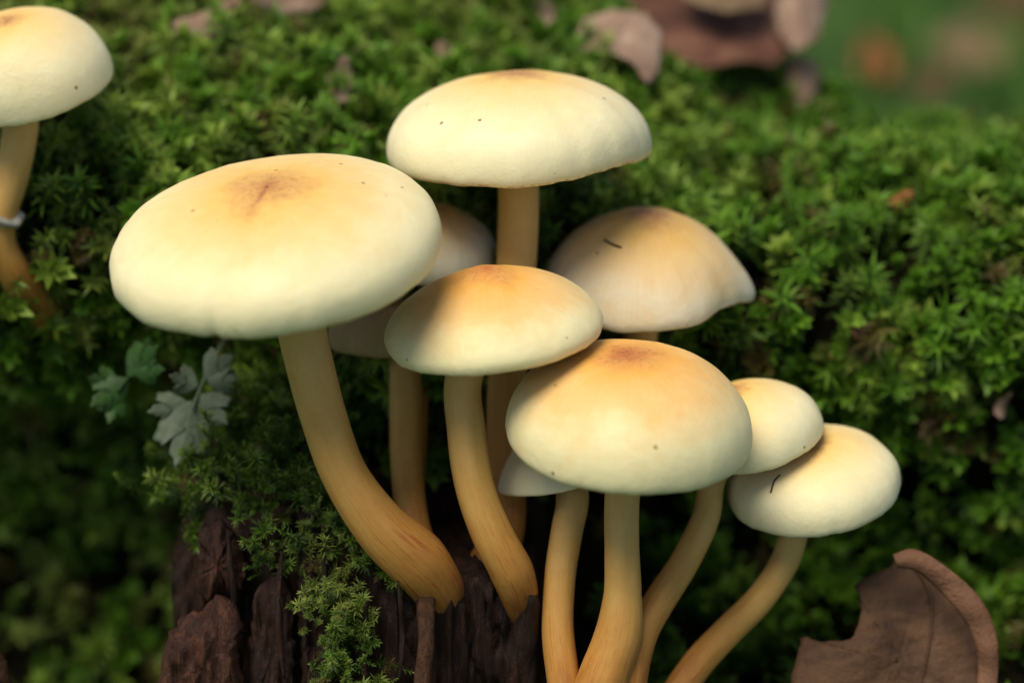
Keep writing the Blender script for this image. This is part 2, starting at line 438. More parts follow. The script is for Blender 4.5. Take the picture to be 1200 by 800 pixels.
# thin strip of root-coloured wood running down under the big mushroom
pth = catmull([pt(500, 682, -0.1), pt(499, 708, -0.72), pt(499, 750, -1.2), pt(495, 800, -1.35), pt(496, 850, -1.4)], 30)
V, F, _, _ = tube(pth, np.interp(np.linspace(0, 1, 30), [0, .3, 1], [0.24, 0.15, 0.14]), 14, 0.25, 81)
mk('splinter', V, F, M_splint, log)
for (a, b, dd, l, w, s) in [(330, 720, -0.25, 150, 7, 1), (378, 700, -0.2, 170, 5, 2), (430, 760, -0.6, 130, 7, 3), (468, 740, -0.9, 120, 6, 4), (270, 690, 0.1, 140, 6, 8)]:
    pth = catmull([pt(a + 4 * math.sin(s * 3 + k), b - l / 2 + l * k / 4, dd + 0.12 * math.sin(s + k * 2)) for k in range(5)], 18)
    V, F, _, _ = tube(pth, w * K * DIST * 0.5 * (0.25 + np.sin(np.linspace(0.2, 2.9, 18))), 8, 0.3, 90 + s)
    mk('splinter', V, F, M_wood, log)

# ------------------------------------------------------------------ moss
def shoot(kind, r):
    """one moss shoot (cm): stem up +z with spreading leaves -> verts, tris, tip attribute"""
    V, F, T = [], [], []
    L = {'leafy': 0.62, 'feather': 0.95, 'star': 0.75}[kind]
    nl = {'leafy': 22, 'feather': 38, 'star': 30}[kind]
    bx, by = r.normal(0, 0.16 if kind != 'feather' else 0.45, 2)
    def stem(t): return np.array([bx * t * t * L, by * t * t * L, L * (t - (0.28 * t * t if kind == 'feather' else 0.1 * t * t))])
    # stem strip
    for k in range(4):
        p, q = stem(k / 4), stem((k + 1) / 4); w = 0.018
        i = len(V); V += [p + (w, 0, 0), p - (w, w, 0), q + (w, 0, 0), q - (w, w, 0)]; T += [k / 8] * 2 + [(k + 1) / 8] * 2
        F += [(i, i + 1, i + 3), (i, i + 3, i + 2)]
    ga = 2.39996
    for k in range(nl):
        t = (k + 0.5) / nl
        if kind == 'leafy': t = 0.25 + 0.75 * t ** 0.7; ln, wd, el = 0.21 * (0.75 + .5 * r.random()), 0.125, R_(18 + 50 * t ** 3 + r.normal(0, 9))
        elif kind == 'feather': t = 0.12 + 0.88 * t; ln, wd, el = 0.19 * (0.8 + .4 * r.random()) * (1.1 - 0.35 * t), 0.042, R_(25 + 45 * t ** 3 + r.normal(0, 10))
        else: t = 0.2 + 0.8 * t ** 0.6; ln, wd, el = 0.27 * (0.8 + .4 * r.random()), 0.045, R_(20 + 45 * t ** 4 + r.normal(0, 8))
        az = k * ga + r.normal(0, 0.25)
        o = np.array([math.cos(az), math.sin(az), 0]); sd_ = np.array([-math.sin(az), math.cos(az), 0]); z = np.array([0, 0, 1.0])
        d = o * math.cos(el) + z * math.sin(el); up = -o * math.sin(el) + z * math.cos(el)
        b = stem(t); curl = (0.22 if kind != 'leafy' else 0.12) * ln
        mid = b + d * ln * 0.5 + up * curl * 0.5
        tip = b + d * ln - up * curl * 0.7
        i = len(V)
        V += [b, mid + sd_ * wd * .5 + up * wd * .16, mid - up * wd * .05, mid - sd_ * wd * .5 + up * wd * .16, tip]
        h = 0.15 + 0.6 * t ** 2
        T += [h * 0.5, h, h, h, min(1, h + 0.25)]
        F += [(i, i + 2, i + 1), (i, i + 3, i + 2), (i + 1, i + 2, i + 4), (i + 2, i + 3, i + 4)]
    return np.array(V), np.array(F), np.array(T)

r0 = np.random.default_rng(99)
PROTO = {k: [shoot(k, r0) for _ in range(6)] for k in ('leafy', 'feather', 'star')}

def moss_field(name, kinds, P, N, S, mat, label, seed, shift=0.0):
    r = np.random.default_rng(seed); n = len(P)
    up = N * 0.75 + np.array([0, -0.10, 0.55]) + r.normal(0, 0.28, (n, 3)); up /= np.linalg.norm(up, axis=1)[:, None]
    a = r.normal(0, 1, (n, 3)); a -= up * (a * up).sum(1)[:, None]; a /= np.linalg.norm(a, axis=1)[:, None]; b = np.cross(up, a)
    pick = r.integers(0, 6, n); kd = r.choice(len(kinds), n)
    # colour drifts in patches, with single shoots off on their own
    rnd = np.clip(0.50 + 0.45 * fbm(P / 1.5, seed + 3, 2) + r.normal(0, 0.22, n) + shift + 0.34 * smooth(1, -6, P[:, 0]) * smooth(3, 8, P[:, 1]) - 0.18 * smooth(-0.5, -3.5, P[:, 2]), 0, 1)  # low shoots less yellow: shade at the log's foot put into their colour
    rnd = np.where(r.random(n) < 0.05 + 0.25 * smooth(0.35, 0.8, fbm(P / 1.1, seed + 8, 2)), 0.0, np.maximum(rnd, 0.07))
    Vs, Fs, Ts, Rs, base = [], [], [], [], 0
    for ki, k in enumerate(kinds):
        for j in range(6):
            m = np.where((pick == j) & (kd == ki))[0]
            if len(m) == 0: continue
            v, f, t = PROTO[k][j]
            W = (v[None, :, 0:1] * a[m][:, None] + v[None, :, 1:2] * b[m][:, None] + v[None, :, 2:3] * up[m][:, None]) * S[m][:, None, None] + P[m][:, None]
            Vs.append(W.reshape(-1, 3)); Fs.append((f[None] + (np.arange(len(m)) * len(v))[:, None, None] + base).reshape(-1, 3)); base += len(m) * len(v)
            Ts.append(np.tile(t, len(m))); Rs.append(np.repeat(rnd[m], len(v)))
    o = mk(name, np.concatenate(Vs), np.concatenate(Fs), mat, origin=(0, 5, 0), attrs={'tip': np.concatenate(Ts), 'rnd': np.concatenate(Rs)}, smooth_shade=False)
    tag(o, label, 'moss', kind='stuff'); return o

def sample_surface(n, weight, seed):
    r = np.random.default_rng(seed)
    A, B, C, D = LG[:-1, :-1], LG[:-1, 1:], LG[1:, 1:], LG[1:, :-1]
    area = np.linalg.norm(np.cross(C - A, D - B), axis=2) / 2
    mid = (A + C) / 2; nm = LN[:-1, :-1]
    w = (area * weight(mid, nm)).ravel(); w /= w.sum()
    idx = r.choice(len(w), n, p=w); i, j = np.unravel_index(idx, area.shape)
    u, v = r.random(n)[:, None], r.random(n)[:, None]
    P = (A[i, j] * (1 - u) * (1 - v) + B[i, j] * u * (1 - v) + C[i, j] * u * v + D[i, j] * (1 - u) * v)
    return P, LN[i, j]

def vis(mid):      # denser where the photograph looks, thin elsewhere
    u, v, d = project(mid)
    inn = (u > -90) & (u < 1290) & (v > -120) & (v < 900)
    return np.where(inn, 1.0, 0.12)
def w_leafy(mid, nm):
    x, y, z = mid[..., 0], mid[..., 1], mid[..., 2]
    w = vis(mid) * (0.25 + 0.75 * smooth(-7.5, -3.0, z + 0.25 * (y - 3))) * (0.30 + 0.70 * smooth(-4, 3, x) + 0.5 * smooth(2, 6, y))
    w = w * np.where((x > -3) & (x < 2.6) & (z < -3.6), 0.08, 1.0)
    g = fbm(mid / 1.7, 71, 2)
    return w * (0.12 + smooth(-0.4, 0.4, g)) * (y < 19)
def w_feather(mid, nm):
    x, y, z = mid[..., 0], mid[..., 1], mid[..., 2]
    w = vis(mid) * (1.0 - 0.75 * smooth(-2, 5, x)) * (0.45 + 0.55 * smooth(-6.5, -1.0, z))
    w = w * np.where((x > -3) & (x < 2.6) & (z < -3.6), 0.12, 1.0)
    w = w * np.where((x < -6.8) & (z > -3.2) & (z < 0.2), 0.3, 1.0)
    g = fbm(mid / 1.5, 77, 2)
    return w * (0.1 + smooth(-0.45, 0.35, g)) * (y < 19)
P, N = sample_surface(8600, w_leafy, 5)
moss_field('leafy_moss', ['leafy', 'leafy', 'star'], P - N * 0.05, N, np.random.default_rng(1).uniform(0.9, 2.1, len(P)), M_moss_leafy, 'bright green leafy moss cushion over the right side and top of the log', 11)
P, N = sample_surface(6600, w_feather, 6)
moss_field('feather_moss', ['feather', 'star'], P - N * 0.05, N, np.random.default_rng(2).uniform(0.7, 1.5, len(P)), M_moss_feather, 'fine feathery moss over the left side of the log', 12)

# moss clumps growing out of the bare wood (each one a tuft that can be told apart)
def tuft(path_px, n, spread, size, label, seed, shift=0.35):
    r = np.random.default_rng(seed)
    C = catmull([pt(*p) for p in path_px], n) + r.normal(0, spread, (n, 3))
    Nn = np.tile(-FW * 0.7 + np.array([0, 0, 0.1]), (n, 1)) + r.normal(0, 0.5, (n, 3)); Nn /= np.linalg.norm(Nn, axis=1)[:, None]
    o = moss_field('moss_tuft', ['feather', 'star'], C, Nn, r.uniform(0.5, 1.0, n) * size, M_moss_feather, label, seed, shift)
    o['kind'] = 'thing'; o['group'] = 'moss tufts on the bare wood'; return o
tuft([(300, 640, 0.2), (312, 655, 0.1), (322, 672, 0.1)], 14, 0.10, 0.75, 'small bright moss tuft beside the upper bark plate', 201)
tuft([(392, 690, -0.1), (405, 735, -0.35), (398, 775, -0.6), (415, 812, -0.7)], 120, 0.20, 0.85, 'trailing pale green moss tuft hanging down the dark wood', 202)
tuft([(385, 590, 0.4), (410, 622, 0.25), (440, 655, 0.0), (462, 680, -0.3)], 80, 0.11, 0.75, 'moss tuft running along underside of the thick curved stem', 203)
tuft([(335, 540, 1.3), (350, 580, 1.0), (362, 615, 0.8)], 40, 0.25, 0.9, 'moss tuft left of the thick curved stem', 204, 0.1)
tuft([(225, 575, 2.6), (250, 560, 2.6), (285, 585, 1.4), (320, 560, 2.0), (345, 600, 1.0)], 150, 0.38, 1.15, 'broad dark moss tuft covering the top of the bare wood', 205, 0.0)
tuft([(358, 640, 0.5), (368, 680, 0.2), (372, 725, 0.0)], 44, 0.10, 0.75, 'thin moss strand on the wood between the two trailing tufts', 207)
tuft([(250, 520, 3.6), (290, 500, 3.6), (330, 520, 2.8), (345, 480, 3.2)], 130, 0.40, 1.2, 'moss tuft behind the wood below the grey-green sprig', 206, 0.05)

# ------------------------------------------------------------------ mushrooms
CAPS = []
SLABEL = 'sulphur-coloured mushrooms growing from the log'
def cap_mesh(R, H, C, axis, n_sup, seed, wob, col_off, notch=None, umbo=0.0, rim=1.0, streak=None):
    axis = axis / np.linalg.norm(axis)
    ex = np.cross(np.array([0, 1.0, 0]), axis); ex /= np.linalg.norm(ex); ey = np.cross(axis, ex)
    nt_, nth = 44, 120
    th = np.linspace(0, 2 * math.pi, nth, endpoint=False)
    prof = []
    for k in range(nt_):
        ph = (k + 0.3) / (nt_ - 1) * math.pi / 2 if k else 0.004
        ph = min(ph, math.pi / 2)
        prof.append((math.sin(ph) ** (2 / n_sup), H * math.cos(ph) ** (2 / n_sup) + umbo * math.exp(-(math.sin(ph) / 0.28) ** 2), math.sin(ph)))
    for k in range(1, 11):                       # rolled edge
        ps = k / 10 * R_(150)
        prof.append((1 - 0.055 * rim * (1 - math.cos(ps)), rim * (-0.11 * math.sin(min(ps, math.pi / 2)) - 0.012 * k / 10 + (0.03 * (ps - math.pi / 2) if ps > math.pi / 2 else 0)), 1.0 + 0.06 * k / 10))
    prof = np.array(prof)
    # outline wobble per direction
    cth = np.stack([np.cos(th), np.sin(th)], -1)
    wr = 1 + wob * (0.9 * vnoise(np.c_[cth * 1.1, np.full(nth, 3.3)], seed) + 0.35 * vnoise(np.c_[cth * 3.2, np.full(nth, 1.3)], seed + 1) + 0.22 * vnoise(np.c_[cth * 11, np.full(nth, 1.3)], seed + 2))
    wz = wob * (1.0 * vnoise(np.c_[cth * 1.2, np.full(nth, 7.3)], seed + 3) + 0.35 * vnoise(np.c_[cth * 4, np.full(nth, 7.3)], seed + 4) + 0.26 * vnoise(np.c_[cth * 12, np.full(nth, 7.3)], seed + 5))
    if notch:
        for (na, nw, nd) in notch:
            da = (th - na + math.pi) % (2 * math.pi) - math.pi
            wr -= nd * np.exp(-(da / nw) ** 2); wz += 0.8 * nd * np.exp(-(da / nw) ** 2)
    r = prof[:, 0][:, None]; f = r ** 3
    X = r * (1 + (wr - 1)[None] * f); Z = prof[:, 1][:, None] + wz[None] * f
    lx, ly = X * np.cos(th)[None], X * np.sin(th)[None]
    dent = 0.030 * fbm(np.stack([lx * 1.6, ly * 1.6, Z], -1), seed + 9, 3)
    Z = Z + dent * np.clip(1.2 - r, 0, 1)
    rad = np.hypot(lx - col_off[0], ly - col_off[1]) / (1 + np.hypot(*col_off))
    if streak:
        da = (th - streak[0] + math.pi) % (2 * math.pi) - math.pi
        rad = rad - streak[2] * np.exp(-(da / streak[1]) ** 2)[None] * np.clip(1 - r / streak[3], 0, 1)
    rad = np.where(prof[:, 2][:, None] > 1.0, prof[:, 2][:, None], np.minimum(rad, 1.0))
    V = C + R * (lx[..., None] * ex + ly[..., None] * ey + Z[..., None] * axis)
    # gills: pleated underside from the rolled edge up to the stem
    ng = 240; tg = np.linspace(0, 2 * math.pi, ng, endpoint=False)
    rim = np.interp(tg, np.r_[th, 2 * math.pi], np.r_[X[-1], X[-1][0]]); rz = np.interp(tg, np.r_[th, 2 * math.pi], np.r_[Z[-1], Z[-1][0]])
    g = []
    for k in range(10):
        q = k / 9; rr = (rim - 0.01) * (1 - q) + 0.08 * q
        zz = rz * (1 - q) + 0.10 * q + 0.11 * math.sin(q * math.pi) * (H > .3) + np.where(np.arange(ng) % 2, 1, -1) * 0.020 * min(1, 6 * q)
        g.append(C + R * ((rr * np.cos(tg))[:, None] * ex + (rr * np.sin(tg))[:, None] * ey + zz[:, None] * axis))
    return V.reshape(-1, 3), grid_faces(len(prof), nth, True), rad.ravel(), np.tile(th, len(prof)), np.concatenate(g), grid_faces(10, ng, True)

def mushroom(label, bbox, dd, e, roll, stem_px, mat, n_sup=2.2, seed=1, wob=0.03, hr=0.5, fit_h=True, col_off=(0, 0), notch=None, umbo=0.0, top=(0, 0), rim=0.72, streak=None):
    x0, x1, y0, y1 = bbox
    e, roll = R_(e), R_(roll)
    axis = math.cos(e) * (math.sin(roll) * RT + math.cos(roll) * UP) - math.sin(e) * FW
    R = (x1 - x0) / 2 * K * (DIST + dd); H = hr
    cx, cy = (x0 + x1) / 2, y1 - (x1 - x0) / 2 * math.sin(e)
    for _ in range(9):
        C = pt(cx, cy, dd)
        out = cap_mesh(R, H, C, axis, n_sup, seed, wob, col_off, notch, umbo, rim, streak)
        u, v, _d = project(out[0])
        R *= (x1 - x0) / (u.max() - u.min())
        if fit_h: H *= np.clip(((y1 - y0) / (v.max() - v.min())) ** 1.4, 0.8, 1.25); H = min(max(H, 0.22), 0.95)
        cx += (x0 + x1) / 2 - (u.max() + u.min()) / 2; cy += (y0 + y1) / 2 - (v.max() + v.min()) / 2
    V, F, rad, ang, GV, GF = out
    ax = axis / np.linalg.norm(axis)
    pts = [C + ax * R * 0.16 + np.array([top[0], 0, top[1]])] + [pt(p[0], p[1], p[2]) for p in stem_px]
    wid = [stem_px[0][3] * 0.5] + [p[3] * 0.5 for p in stem_px]
    n = 60
    path = catmull(pts, n); rr = np.interp(np.linspace(0, len(pts) - 1, n), np.arange(len(pts)), wid) * K * (DIST + dd)
    base = pts[-1]
    t = thing('mushroom', base, label, 'mushroom', SLABEL)
    mk('cap', V, F, mat, t, attrs={'rad': rad, 'ang': ang})
    mk('gills', GV, GF, M_gill, t)
    SV, SF, al, an = tube(path, rr, 28, 0.07, seed + 40)
    mk('stem', SV, SF, M_stem, t, attrs={'along': al, 'ang': an, 'rnd': np.full(len(al), (seed * 0.618) % 1)})
    t['_capv'] = 0; CAPS.append((t, V)) ; del t['_capv']
    print('cap', label[:40], 'R=%.2f H/R=%.2f' % (R, H), 'axis', np.round(ax, 2))
    return t

CREAM, MIDC, APEX = (0.92, 0.82, 0.48), (0.88, 0.52, 0.13), (0.46, 0.16, 0.05)
mA = cap_material('cap_skin_large', CREAM, MIDC, APEX, 0.11, 1.15)
mB = cap_material('cap_skin_pale', (0.91, 0.82, 0.50), (0.88, 0.56, 0.16), (0.48, 0.19, 0.06), 0.37)
mC = cap_material('cap_skin_orange', (0.91, 0.81, 0.45), (0.87, 0.43, 0.08), (0.52, 0.16, 0.035), 0.71, 1.3)
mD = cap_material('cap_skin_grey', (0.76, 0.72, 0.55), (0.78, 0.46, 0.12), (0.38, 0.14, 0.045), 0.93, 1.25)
mE = cap_material('cap_skin_shaded', (0.34, 0.23, 0.10), (0.42, 0.22, 0.07), (0.30, 0.11, 0.04), 0.53)  # brown skin paints in the shadow cast by the widest cap

mushroom('mushroom with the widest cream cap and a thick stem curving right', (128, 518, 180, 397), -1.6, 29, -6,
         [(350, 372, -1.3, 59), (361, 420, -1.2, 57), (378, 485, -1.1, 55), (404, 555, -1.0, 56), (446, 617, -0.9, 63), (488, 657, -0.6, 73), (512, 692, -0.1, 66), (520, 725, 0.5, 50)],
         mA, 2.25, 3, 0.025, col_off=(0.0, 0.02), notch=[(R_(252), 0.025, 0.014)], streak=(R_(255), 0.16, 0.20, 0.6))
mushroom('tallest mushroom, cream cap on a straight stem above the others', (453, 764, 82, 221), 1.7, 17, -3,
         [(608, 222, 1.7, 48), (606, 290, 1.7, 48), (602, 370, 1.6, 46), (593, 450, 1.4, 44), (592, 540, 1.2, 42), (594, 610, 1.0, 44), (574, 665, 0.7, 56), (555, 700, 0.5, 60)],
         mB, 2.15, 14, 0.04)
mushroom('mushroom with orange-centred cap tucked below right of the widest cap', (450, 707, 310, 441), -0.7, 20, -6,
         [(545, 440, -0.5, 45), (546, 500, -0.5, 44), (556, 570, -0.6, 46), (576, 625, -0.6, 50), (598, 668, -0.4, 52), (609, 700, 0.0, 46), (612, 730, 0.5, 40)],
         mC, 1.7, 25, 0.03, col_off=(0.0, -0.02), umbo=0.03)
mushroom('mushroom with domed yellow-orange cap, straight pale stem, lowest large cap', (592, 882, 397, 580), -1.0, 25, 3,
         [(729, 580, -0.7, 42), (728, 640, -0.7, 41), (729, 695, -0.7, 44), (724, 745, -0.7, 56), (708, 795, -0.7, 62), (690, 850, -0.6, 58), (694, 965, -0.4, 56)],
         mC, 2.05, 36, 0.022, col_off=(-0.04, 0.03))
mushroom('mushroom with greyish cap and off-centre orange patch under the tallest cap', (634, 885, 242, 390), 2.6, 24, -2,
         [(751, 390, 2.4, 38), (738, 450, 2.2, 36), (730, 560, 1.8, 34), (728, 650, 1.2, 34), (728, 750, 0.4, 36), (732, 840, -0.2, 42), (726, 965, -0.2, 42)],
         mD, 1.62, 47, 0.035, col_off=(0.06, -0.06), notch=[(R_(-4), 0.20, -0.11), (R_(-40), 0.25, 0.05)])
mushroom('small pale mushroom tucked behind the domed yellow-orange cap', (796, 966, 443, 556), 1.0, 22, -13,
         [(838, 556, 0.9, 31), (828, 605, 0.7, 32), (804, 655, 0.4, 34), (772, 705, 0.1, 37), (748, 752, -0.3, 40), (734, 820, -0.5, 42), (722, 965, -0.4, 42)],
         mB, 2.1, 58, 0.03, col_off=(-0.15, 0.05))
mushroom('slim mushroom with leaning stem and half-shaded cap beside the brown leaf', (852, 1056, 496, 630), 1.2, 26, -10,
         [(930, 626, 1.2, 32), (918, 660, 1.2, 33), (890, 702, 1.1, 34), (850, 742, 0.9, 35), (812, 784, 0.6, 36), (780, 840, 0.3, 36), (752, 965, 0.0, 38)],
         mB, 2.25, 69, 0.03, col_off=(0.0, 0.0))
mushroom('mushroom standing apart from the clump, ragged pale ring on its bent stem', (-72, 133, 8, 150), 1.8, 32, -9,
         [(24, 150, 1.9, 42), (14, 205, 2.0, 40), (0, 255, 2.1, 38), (2, 290, 2.3, 38), (24, 330, 2.8, 40), (52, 366, 3.8, 42), (78, 396, 5.2, 42)],
         mB, 2.15, 80, 0.03)
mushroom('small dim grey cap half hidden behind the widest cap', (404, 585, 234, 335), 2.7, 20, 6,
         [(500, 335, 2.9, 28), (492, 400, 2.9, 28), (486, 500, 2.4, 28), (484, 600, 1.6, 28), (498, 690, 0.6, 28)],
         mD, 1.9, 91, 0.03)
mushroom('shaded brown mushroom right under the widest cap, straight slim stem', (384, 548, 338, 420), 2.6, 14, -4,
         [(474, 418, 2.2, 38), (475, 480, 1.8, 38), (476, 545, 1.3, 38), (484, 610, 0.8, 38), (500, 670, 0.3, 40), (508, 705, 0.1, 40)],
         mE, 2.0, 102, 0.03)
mushroom('little conical mushroom peeping out from under the domed yellow-orange cap', (583, 735, 478, 585), 0.9, 12, -14,
         [(671, 580, 0.4, 38), (664, 625, 0.2, 37), (656, 675, 0.0, 36), (653, 730, -0.2, 36), (659, 785, -0.4, 36), (666, 840, -0.5, 38), (676, 965, -0.4, 40)],
         mB, 1.25, 113, 0.02, rim=0.35)

def needle(k, path, w, label):
    """a thin dark scrap lying on cap number k"""
    Vc = CAPS[k][1]; u, v, d = project(Vc); P = []
    for (a, b) in path:
        m = np.where((u - a) ** 2 + (v - b) ** 2 < 14 ** 2)[0]; m = m[d[m] < d[m].min() + 0.5]
        dd_ = np.average(d[m], weights=1 / (1 + (u[m] - a) ** 2 + (v[m] - b) ** 2)) - DIST
        P.append(pt(a, b, dd_ - 0.03))
    V, F, _, _ = tube(catmull(P, 14), np.full(14, w), 6, 0.2, 7)
    tag(mk('needle', V, F, M_wood, origin=P[0]), label, 'needle', 'dark scraps stuck to the caps')
needle(4, [(708, 281), (717, 286), (728, 290)], 0.022, 'short dark scrap stuck on the greyish cap')
needle(6, [(914, 556), (907, 564), (903, 577)], 0.016, 'hair-thin dark fibre on half-shaded cap beside the brown leaf')
c0 = pt(1, 256, 2.1); th_ = np.linspace(0, 2 * math.pi, 40, endpoint=False); rows_ = []
for k_ in range(7):
    q_ = k_ / 6 * 2 * math.pi
    rr_ = 0.33 + 0.10 * math.cos(q_) + 0.05 * vnoise(np.c_[np.cos(th_) * 4, np.sin(th_) * 4, np.full(40, k_)], 3)
    rows_.append(c0 + np.c_[rr_ * np.cos(th_), rr_ * np.sin(th_), 0.10 * math.sin(q_) + 0.06 * np.sin(3 * th_) + 0 * th_])
M_ruff = herb_material('veil_grey', (0.30, 0.28, 0.22), (0.50, 0.48, 0.42))
ruff = mk('torn_veil', np.concatenate(rows_), grid_faces(7, 40, True), M_ruff, CAPS[7][0], attrs={'vein': np.zeros(280)})

# ------------------------------------------------------------------ leaves
def leaf_blade(outline, n=72, nr=14):
    pl = np.array(outline, float); seg = np.vstack([pl, pl[:1]])
    # round the corners a little, keep the jags
    L = np.r_[0, np.cumsum(np.linalg.norm(np.diff(seg, axis=0), axis=1))]
    s = np.linspace(0, L[-1], n, endpoint=False)
    ring = np.stack([np.interp(s, L, seg[:, 0]), np.interp(s, L, seg[:, 1])], -1)
    c = ring.mean(0)
    rows = [c + (ring - c) * max(k / (nr - 1), 0.01) for k in range(nr)]
    return np.stack(rows), c, grid_faces(nr, n, True)

def dead_leaf(label, outline, dd, shape, rib, mat, name='dead_leaf', group=None, thick=0.0003, seed=1, jag=1.2):
    """outline in photo pixels at distance dd; shape(u,v) adds its own depth in cm (curl, folds)"""
    r = np.random.default_rng(seed)
    G, c, F = leaf_blade(outline, 110, 18)
    G[-1] += r.normal(0, jag, G[-1].shape)
    ext = np.abs(G - c).max((0, 1))
    def place(q):
        uv = (q - c) / ext
        return np.stack([pt(a, b, dd + shape(u, v)) for (a, b), (u, v) in zip(q, uv)])
    Q = G.reshape(-1, 2)
    rb = catmull(np.array(rib, float), 60)
    D = np.linalg.norm(Q[:, None] - rb[None], axis=2); k = D.argmin(1); dist = D.min(1)
    along = k / 59.0
    side = np.abs(((along * 7.0 - dist / ext.mean() * 1.6) % 1.0) - 0.5)
    vein = np.clip(1 - (0.5 - side) * 14, 0, 1) * 0.8
    V = place(Q)
    V = V - FW * (0.035 * (1 - vein) + 0.05 * fbm(V / 0.7, seed, 3))[:, None]
    t = thing(name, V[V[:, 2].argmin()], label, 'leaf', group)
    b = mk('blade', V, F, mat, t, attrs={'vein': vein})
    s = b.modifiers.new('thickness', 'SOLIDIFY'); s.thickness = thick; s.offset = 0
    RP = place(rb) - FW * 0.04
    TV, TF, _, _ = tube(RP, np.linspace(0.055, 0.018, 60), 8)
    mk('midrib', TV, TF, mat, t, attrs={'vein': np.full(len(TV), 1.0)})
    return t

M_leaf_brown = dead_leaf_material('dead_leaf_brown', (0.135, 0.068, 0.034), (0.055, 0.027, 0.015), (0.25, 0.125, 0.055))
M_leaf_pink = dead_leaf_material('dead_leaf_pale', (0.38, 0.24, 0.165), (0.18, 0.095, 0.055), (0.56, 0.39, 0.28))
M_leaf_dark = dead_leaf_material('dead_leaf_dark', (0.15, 0.062, 0.036), (0.06, 0.022, 0.012), (0.27, 0.13, 0.08))
M_leaf_tan = dead_leaf_material('dead_leaf_tan', (0.26, 0.17, 0.09), (0.12, 0.08, 0.04), (0.36, 0.25, 0.15))
M_leaf_rust = dead_leaf_material('dead_leaf_rust', (0.20, 0.095, 0.05), (0.11, 0.05, 0.028), (0.29, 0.145, 0.08))
M_leaf_orange = dead_leaf_material('dead_leaf_orange', (0.42, 0.13, 0.05), (0.25, 0.07, 0.03), (0.5, 0.2, 0.08))

bl = dead_leaf('large brown dead leaf with curled lighter edge on the moss', [(928, 790), (938, 746), (958, 752), (986, 752), (1002, 744), (1010, 705), (1001, 684), (1020, 674), (1046, 664), (1049, 646), (1072, 644), (1108, 664), (1146, 698), (1166, 742), (1166, 800), (1150, 860), (1060, 890), (960, 870), (930, 840)],
          1.2, lambda u, v: 0.55 * v * v - 0.5 * max(0, u - 0.1) + 0.9 * max(0, u - 0.25) ** 2 * (1 - v) + 0.35 * math.sin(3 * u + 1.5 * v) * 0.5 - 0.5 * v, [(1062, 648), (1090, 700), (1086, 770), (1060, 870)], M_leaf_brown, seed=31)
ed_ = np.array([(1046, 650), (1072, 644), (1108, 664), (1146, 698), (1167, 742), (1168, 800), (1152, 858)], float); in_ = np.array([(1052, 664), (1074, 668), (1102, 692), (1130, 726), (1146, 766), (1144, 812), (1140, 860)], float)
eo, ei = catmull(ed_, 40), catmull(in_, 40); rows_ = []
for k_ in range(9):                              # the rim rolls forward over the blade
    q_ = k_ / 8; ctr = eo * (1 - q_) + ei * q_
    rows_.append(np.stack([pt(a, b, 0.78 - 0.07 * math.sin(q_ * math.pi) + 0.10 * q_ - 0.45 * (b - 644) / 216 + 0.04 * math.sin(b * 0.13)) for a, b in ctr]))
rim_ = mk('curled_edge', np.concatenate(rows_), grid_faces(9, 40), M_leaf_rust, bl, attrs={'vein': np.zeros(360)})
so_ = rim_.modifiers.new('thickness', 'SOLIDIFY'); so_.thickness = 0.0003; rim_['label'] = 'lighter reddish rolled leaf edge'
dead_leaf('pale pinkish dead leaf curled on the log crest', [(672, 50), (684, 22), (720, 12), (758, 18), (776, 40), (772, 84), (758, 100), (742, 74), (715, 62), (690, 72)],
          7.2, lambda u, v: -0.8 * v + 0.8 * u * u, [(676, 48), (720, 38), (768, 50)], M_leaf_pink, seed=32, group='dead leaves on the log crest')
dead_leaf('large dark brown dead leaf arched over the log crest', [(730, 0), (762, -45), (850, -52), (930, -40), (940, 10), (936, 58), (905, 78), (870, 72), (830, 82), (796, 74), (775, 60), (768, 30)],
          12.2, lambda u, v: -1.6 * v + 0.9 * u * u, [(742, 0), (820, -4), (900, 20), (932, 50)], M_leaf_dark, seed=33, group='dead leaves on the log crest')
dead_leaf('pale upright leaf flap at the end of the dark leaf', [(905, -40), (955, -45), (972, 0), (958, 48), (930, 62), (912, 40), (905, 0)],
          11.4, lambda u, v: 0.8 * u * u - 0.5 * v, [(930, -36), (940, 10), (935, 56)], M_leaf_pink, seed=34, group='dead leaves on the log crest')
dead_leaf('small pale leaf stub standing in moss below the dark crest leaf', [(918, 72), (940, 66), (958, 76), (957, 110), (942, 124), (922, 112)],
          11.6, lambda u, v: 0.4 * u * u - 0.2 * v, [(938, 70), (940, 95), (940, 120)], M_leaf_pink, seed=36, group='dead leaves on the log crest')
dead_leaf('orange-tan leaf rim behind the dark crest leaf', [(790, -10), (800, -50), (880, -50), (905, -20), (890, 10), (850, 16), (815, 6)],
          11.3, lambda u, v: 0.4 * u * u - 0.5 * v, [(796, -20), (850, -15), (895, -12)], M_leaf_tan, seed=37, group='dead leaves on the log crest')
dead_leaf('reddish brown leaf edge sticking up at foot of the log', [(-40, 770), (-10, 752), (6, 768), (12, 800), (8, 850), (-40, 860)],
          0.6, lambda u, v: 0.4 * u * u, [(-36, 800), (-15, 790), (6, 800)], M_leaf_brown, seed=35)

